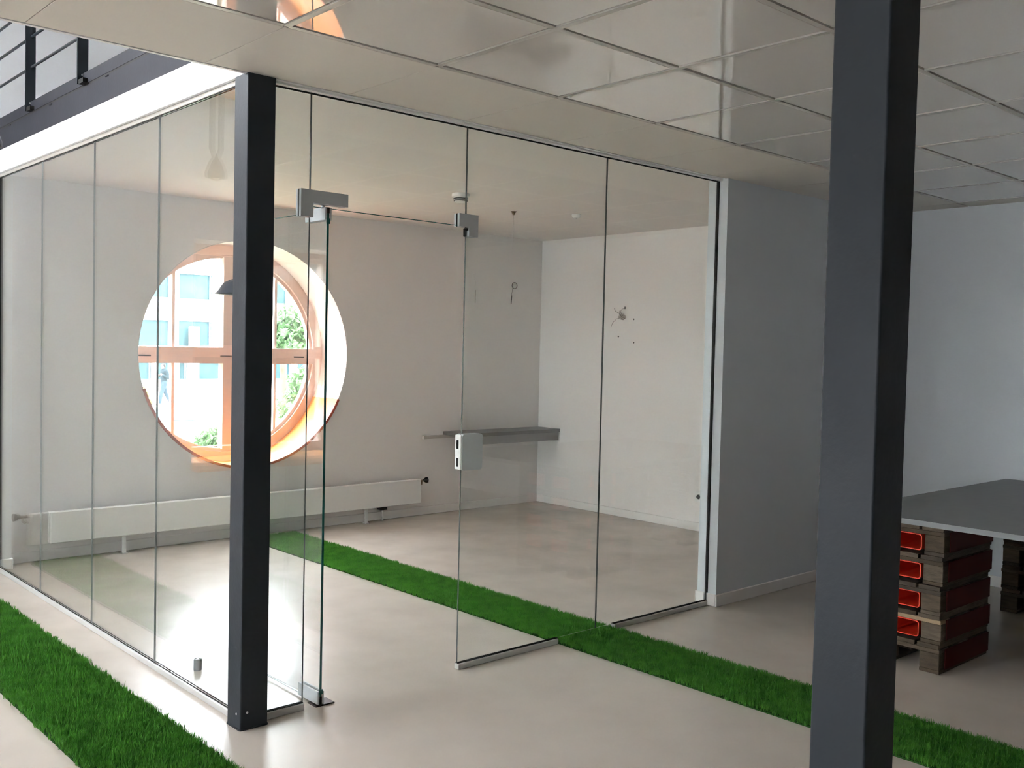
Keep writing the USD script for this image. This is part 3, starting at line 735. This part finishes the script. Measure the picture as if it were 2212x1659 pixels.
t.part('edge_band', bx(2.865, 2.868, -2.35, -0.985, 0.7215, 0.748), 'tedge')

# ------------------------------------------------------------------ outdoors, seen through the round window
GZ = -1.62
single('ground', bx(-60, 110, D + 0.6, 140, GZ - 0.3, GZ), 'ground', 'pale lawn ground outside the round window', 'ground', kind='structure')
single('terrace', bx(5, 40, 34.6, 61, GZ, -1.10), 'paving', 'low pale terrace in front of the building outside', 'terrace', kind='structure')

single('planter_wall', bx(13.7, 15.4, 34.1, 34.58, GZ, -1.14, 0.02), 'facade_dark', 'low dark planter wall at the terrace edge below the walking person', 'planter wall')
FY = 62.0
t = Thing('opposite_building', 'white modern building with bands of teal windows seen through the round window', 'building', (32, FY, GZ))
fp = sbox(-20, GZ, 90, 16)
bands = []
for lvl in range(4):
    z0 = 1.2 + 3.25 * lvl
    bands.append((z0, z0 + 1.7))
hol, win = [], []
for (z0, z1) in bands:
    x = 12.0
    while x < 52:
        win.append((x, x + 2.42, z0, z1))
        x += 2.97
for (x0, x1) in ((23.2, 25.0), (25.35, 26.3), (26.93, 27.5), (28.3, 30.4), (30.9, 33.0), (33.5, 35.6), (36.1, 38.2)):
    win.append((x0, x1, -1.09, 0.1))
for w in win:
    fp = fp.difference(sbox(w[0], w[2], w[1], w[3]))
t.part('wall', ext_y(fp, FY, FY + 0.3), 'render_white')
for w in win:
    f = t.part('window_pane', bx(w[0], w[1], FY + 0.2, FY + 0.22, w[2], w[3]), 'facade_glass')
    t.part('window_bar', bx(w[1] - 0.18, w[1] - 0.06, FY + 0.1, FY + 0.2, w[2], w[3]), 'facade_dark', under=f)
t.part('body', bx(-20, 90, FY + 0.3, FY + 12, GZ, 16), 'render_white')
t.part('downpipe', tube([(26.55, FY - 0.08, GZ), (26.55, FY - 0.08, 7.0)], 0.07), 'facade_dark')
t.part('column', bx(27.5, 28.1, FY - 0.6, FY - 0.05, -1.10, 2.55, 0.05), 'render_white')


def foliage(c, r, n, seed, size):
    """Leaves: folded pointed quads spread through lumpy clumps."""
    g = np.random.default_rng(seed)
    cl = g.normal(0, 1, (14, 3))
    cl /= np.linalg.norm(cl, axis=1)[:, None]
    cl = np.array(c) + cl * np.array(r) * 0.62
    V, Fc = [], []
    for i in range(n):
        k = g.integers(0, 14)
        d = g.normal(0, 1, 3)
        d /= np.linalg.norm(d)
        p = cl[k] + d * np.array(r) * 0.5 * g.uniform(0.5, 1.0)
        a = g.normal(0, 1, 3)
        a /= np.linalg.norm(a)
        b = np.cross(a, d)
        b /= np.linalg.norm(b) + 1e-9
        n_ = np.cross(a, b)
        s = size * g.uniform(0.7, 1.4)
        q = len(V)
        V += [p - a * s, p + b * s * 0.45 + n_ * s * 0.15, p + a * s, p - b * s * 0.45 + n_ * s * 0.15]
        Fc += [(q, q + 1, q + 2), (q, q + 2, q + 3)]
    return np.array(V), np.array(Fc)


def plant(name, label, cat_, c, r, n, seed, size, leaf, trunk):
    t = Thing(name, label, cat_, (c[0], c[1], GZ))
    t.part('foliage', foliage(c, r, n, seed, size), leaf, kind='stuff')
    for k in range(trunk):
        a = k * 2.1 + seed
        t.part('stem', tube([(c[0] + 0.05 * math.cos(a) * trunk, c[1] + 0.05 * math.sin(a) * trunk, GZ), (c[0] + 0.1 * math.cos(a), c[1] + 0.1 * math.sin(a), (GZ + c[2]) / 2), (c[0] + r[0] * 0.35 * math.cos(a), c[1] + r[1] * 0.35 * math.sin(a), c[2])], 0.03 if trunk > 1 else 0.07, 6), 'bark', smooth=True)


plant('garden_tree', 'pale green leafy tree outside, right of the corner post in the round window', 'tree', (8.15, 14.0, 1.75), (0.5, 0.5, 0.55), 1500, 3, 0.07, 'leaf0', 1)
plant('garden_bush', 'tall green bush outside in the right half of the round window', 'bush', (7.95, 13.0, 0.35), (0.55, 0.6, 0.75), 2200, 4, 0.07, 'leaf0', 4)
plant('garden_bush', 'low green bush outside under the right half of the round window', 'bush', (7.3, 12.0, -0.75), (0.7, 0.6, 0.5), 1800, 5, 0.07, 'leaf1', 4)
plant('garden_bush', 'low light green bush outside beside the window mullion', 'bush', (4.25, 9.0, 0.12), (0.33, 0.4, 0.28), 1100, 6, 0.05, 'leaf0', 3)
t = Thing('annex', 'unseen dark block added outside the tall hall window to dim its reflection', 'building', (-6.0, 9.0, GZ))  # unseen block, put here to darken the window mirrored in the glass
t.part('wall', bx(-14, -0.5, 9.0, 12.0, GZ, 4.6), 'annex')
t.part('roof', bx(-14.2, -0.3, 8.8, 12.2, 4.6, 4.8), 'facade_dark')
plant('garden_bush', 'bright yellow-green bush outside at the left edge of the round window', 'bush', (3.08, 9.0, 0.68), (0.20, 0.3, 0.30), 700, 8, 0.06, 'leaf2', 3)
plant('garden_bush', 'low pale bush outside below the walking person', 'bush', (3.6, 9.0, 0.02), (0.4, 0.4, 0.22), 700, 9, 0.05, 'leaf1', 3)


# person walking outside
def body(bones, J, edge=0.03):
    man = m3.Manifold()
    for a, b in bones:
        pts = []
        for j in (a, b):
            p, r = J[j]
            s = trimesh.creation.icosphere(2, r).vertices + p
            pts.append(s)
        man += m3.Manifold.hull_points(np.vstack(pts))
    man = man.refine_to_length(edge)
    mm = man.to_mesh()
    t_ = trimesh.Trimesh(mm.vert_properties[:, :3], mm.tri_verts)
    trimesh.smoothing.filter_taubin(t_, iterations=12)
    return t_


PX, PY, PZ = 14.86, 36.0, -1.10


def J_(d):
    # person faces -x (to the left in the photo), height 1.72
    return {k: (np.array([PX + v[0], PY + v[1], PZ + v[2]]), v[3]) for k, v in d.items()}


J = J_({'hip': (0, 0, 0.92, 0.13), 'waist': (0.0, 0, 1.08, 0.125), 'chest': (-0.0, 0, 1.28, 0.14), 'neckb': (-0.01, 0, 1.43, 0.075), 'neck': (-0.02, 0, 1.50, 0.055), 'head': (-0.045, 0, 1.60, 0.095), 'chin': (-0.075, 0, 1.54, 0.06),
         'shl': (0, -0.18, 1.38, 0.07), 'ell': (0.10, -0.24, 1.12, 0.05), 'wrl': (-0.12, -0.17, 1.22, 0.036), 'hal': (-0.19, -0.14, 1.27, 0.034),
         'shr': (0, 0.18, 1.38, 0.07), 'elr': (0.09, 0.24, 1.13, 0.05), 'wrr': (-0.1, 0.17, 1.18, 0.036), 'har': (-0.17, 0.14, 1.22, 0.034),
         'hpl': (-0.01, -0.09, 0.88, 0.105), 'knl': (-0.14, -0.09, 0.50, 0.068), 'anl': (-0.20, -0.09, 0.09, 0.045), 'tol': (-0.38, -0.10, 0.035, 0.034), 'hel': (-0.17, -0.09, 0.045, 0.04),
         'hpr': (0.01, 0.09, 0.88, 0.105), 'knr': (0.10, 0.09, 0.50, 0.068), 'anr': (0.30, 0.09, 0.12, 0.045), 'tor': (0.16, 0.10, 0.035, 0.034), 'her': (0.34, 0.09, 0.09, 0.04)})
t = Thing('person', 'person in dark jacket and blue-grey trousers walking outside, hands raised to chest', 'person', (PX, PY, PZ))
t.part('body', body([('neckb', 'neck'), ('neck', 'head'), ('head', 'chin'), ('chest', 'neckb'), ('waist', 'chest'), ('wrl', 'hal'), ('wrr', 'har'), ('hip', 'waist'), ('hpl', 'knl'), ('knl', 'anl'), ('anl', 'hel'), ('hel', 'tol'), ('hpr', 'knr'), ('knr', 'anr'), ('anr', 'her'), ('her', 'tor'), ('hip', 'hpl'), ('hip', 'hpr'), ('chest', 'shl'), ('chest', 'shr'), ('shl', 'ell'), ('ell', 'wrl'), ('shr', 'elr'), ('elr', 'wrr')], J), 'skin', smooth=True)
JB = {k: (p, r + 0.016) for k, (p, r) in J.items()}
t.part('jacket', body([('hip', 'waist'), ('waist', 'chest'), ('chest', 'neckb'), ('chest', 'shl'), ('chest', 'shr'), ('shl', 'ell'), ('ell', 'wrl'), ('shr', 'elr'), ('elr', 'wrr')], JB), 'jacket', smooth=True)
t.part('trousers', body([('hip', 'hpl'), ('hip', 'hpr'), ('hpl', 'knl'), ('knl', 'anl'), ('hpr', 'knr'), ('knr', 'anr')], {k: (p, r + 0.012) for k, (p, r) in J.items()}), 'trousers', smooth=True)
hr = trimesh.creation.icosphere(3, 0.108)
hr.vertices *= [1.0, 0.95, 0.98]
hr = trimesh.intersections.slice_mesh_plane(hr, [0.8, 0, 0.55], [-0.02, 0, 0.0], cap=True, engine='earcut') if False else hr
keep = hr.vertices[hr.faces].mean(1) @ np.array([0.8, 0, 0.6]) > -0.02
hr = trimesh.Trimesh(hr.vertices, hr.faces[keep])
hr.apply_translation(J['head'][0])
t.part('hair', hr, 'hair', smooth=True)
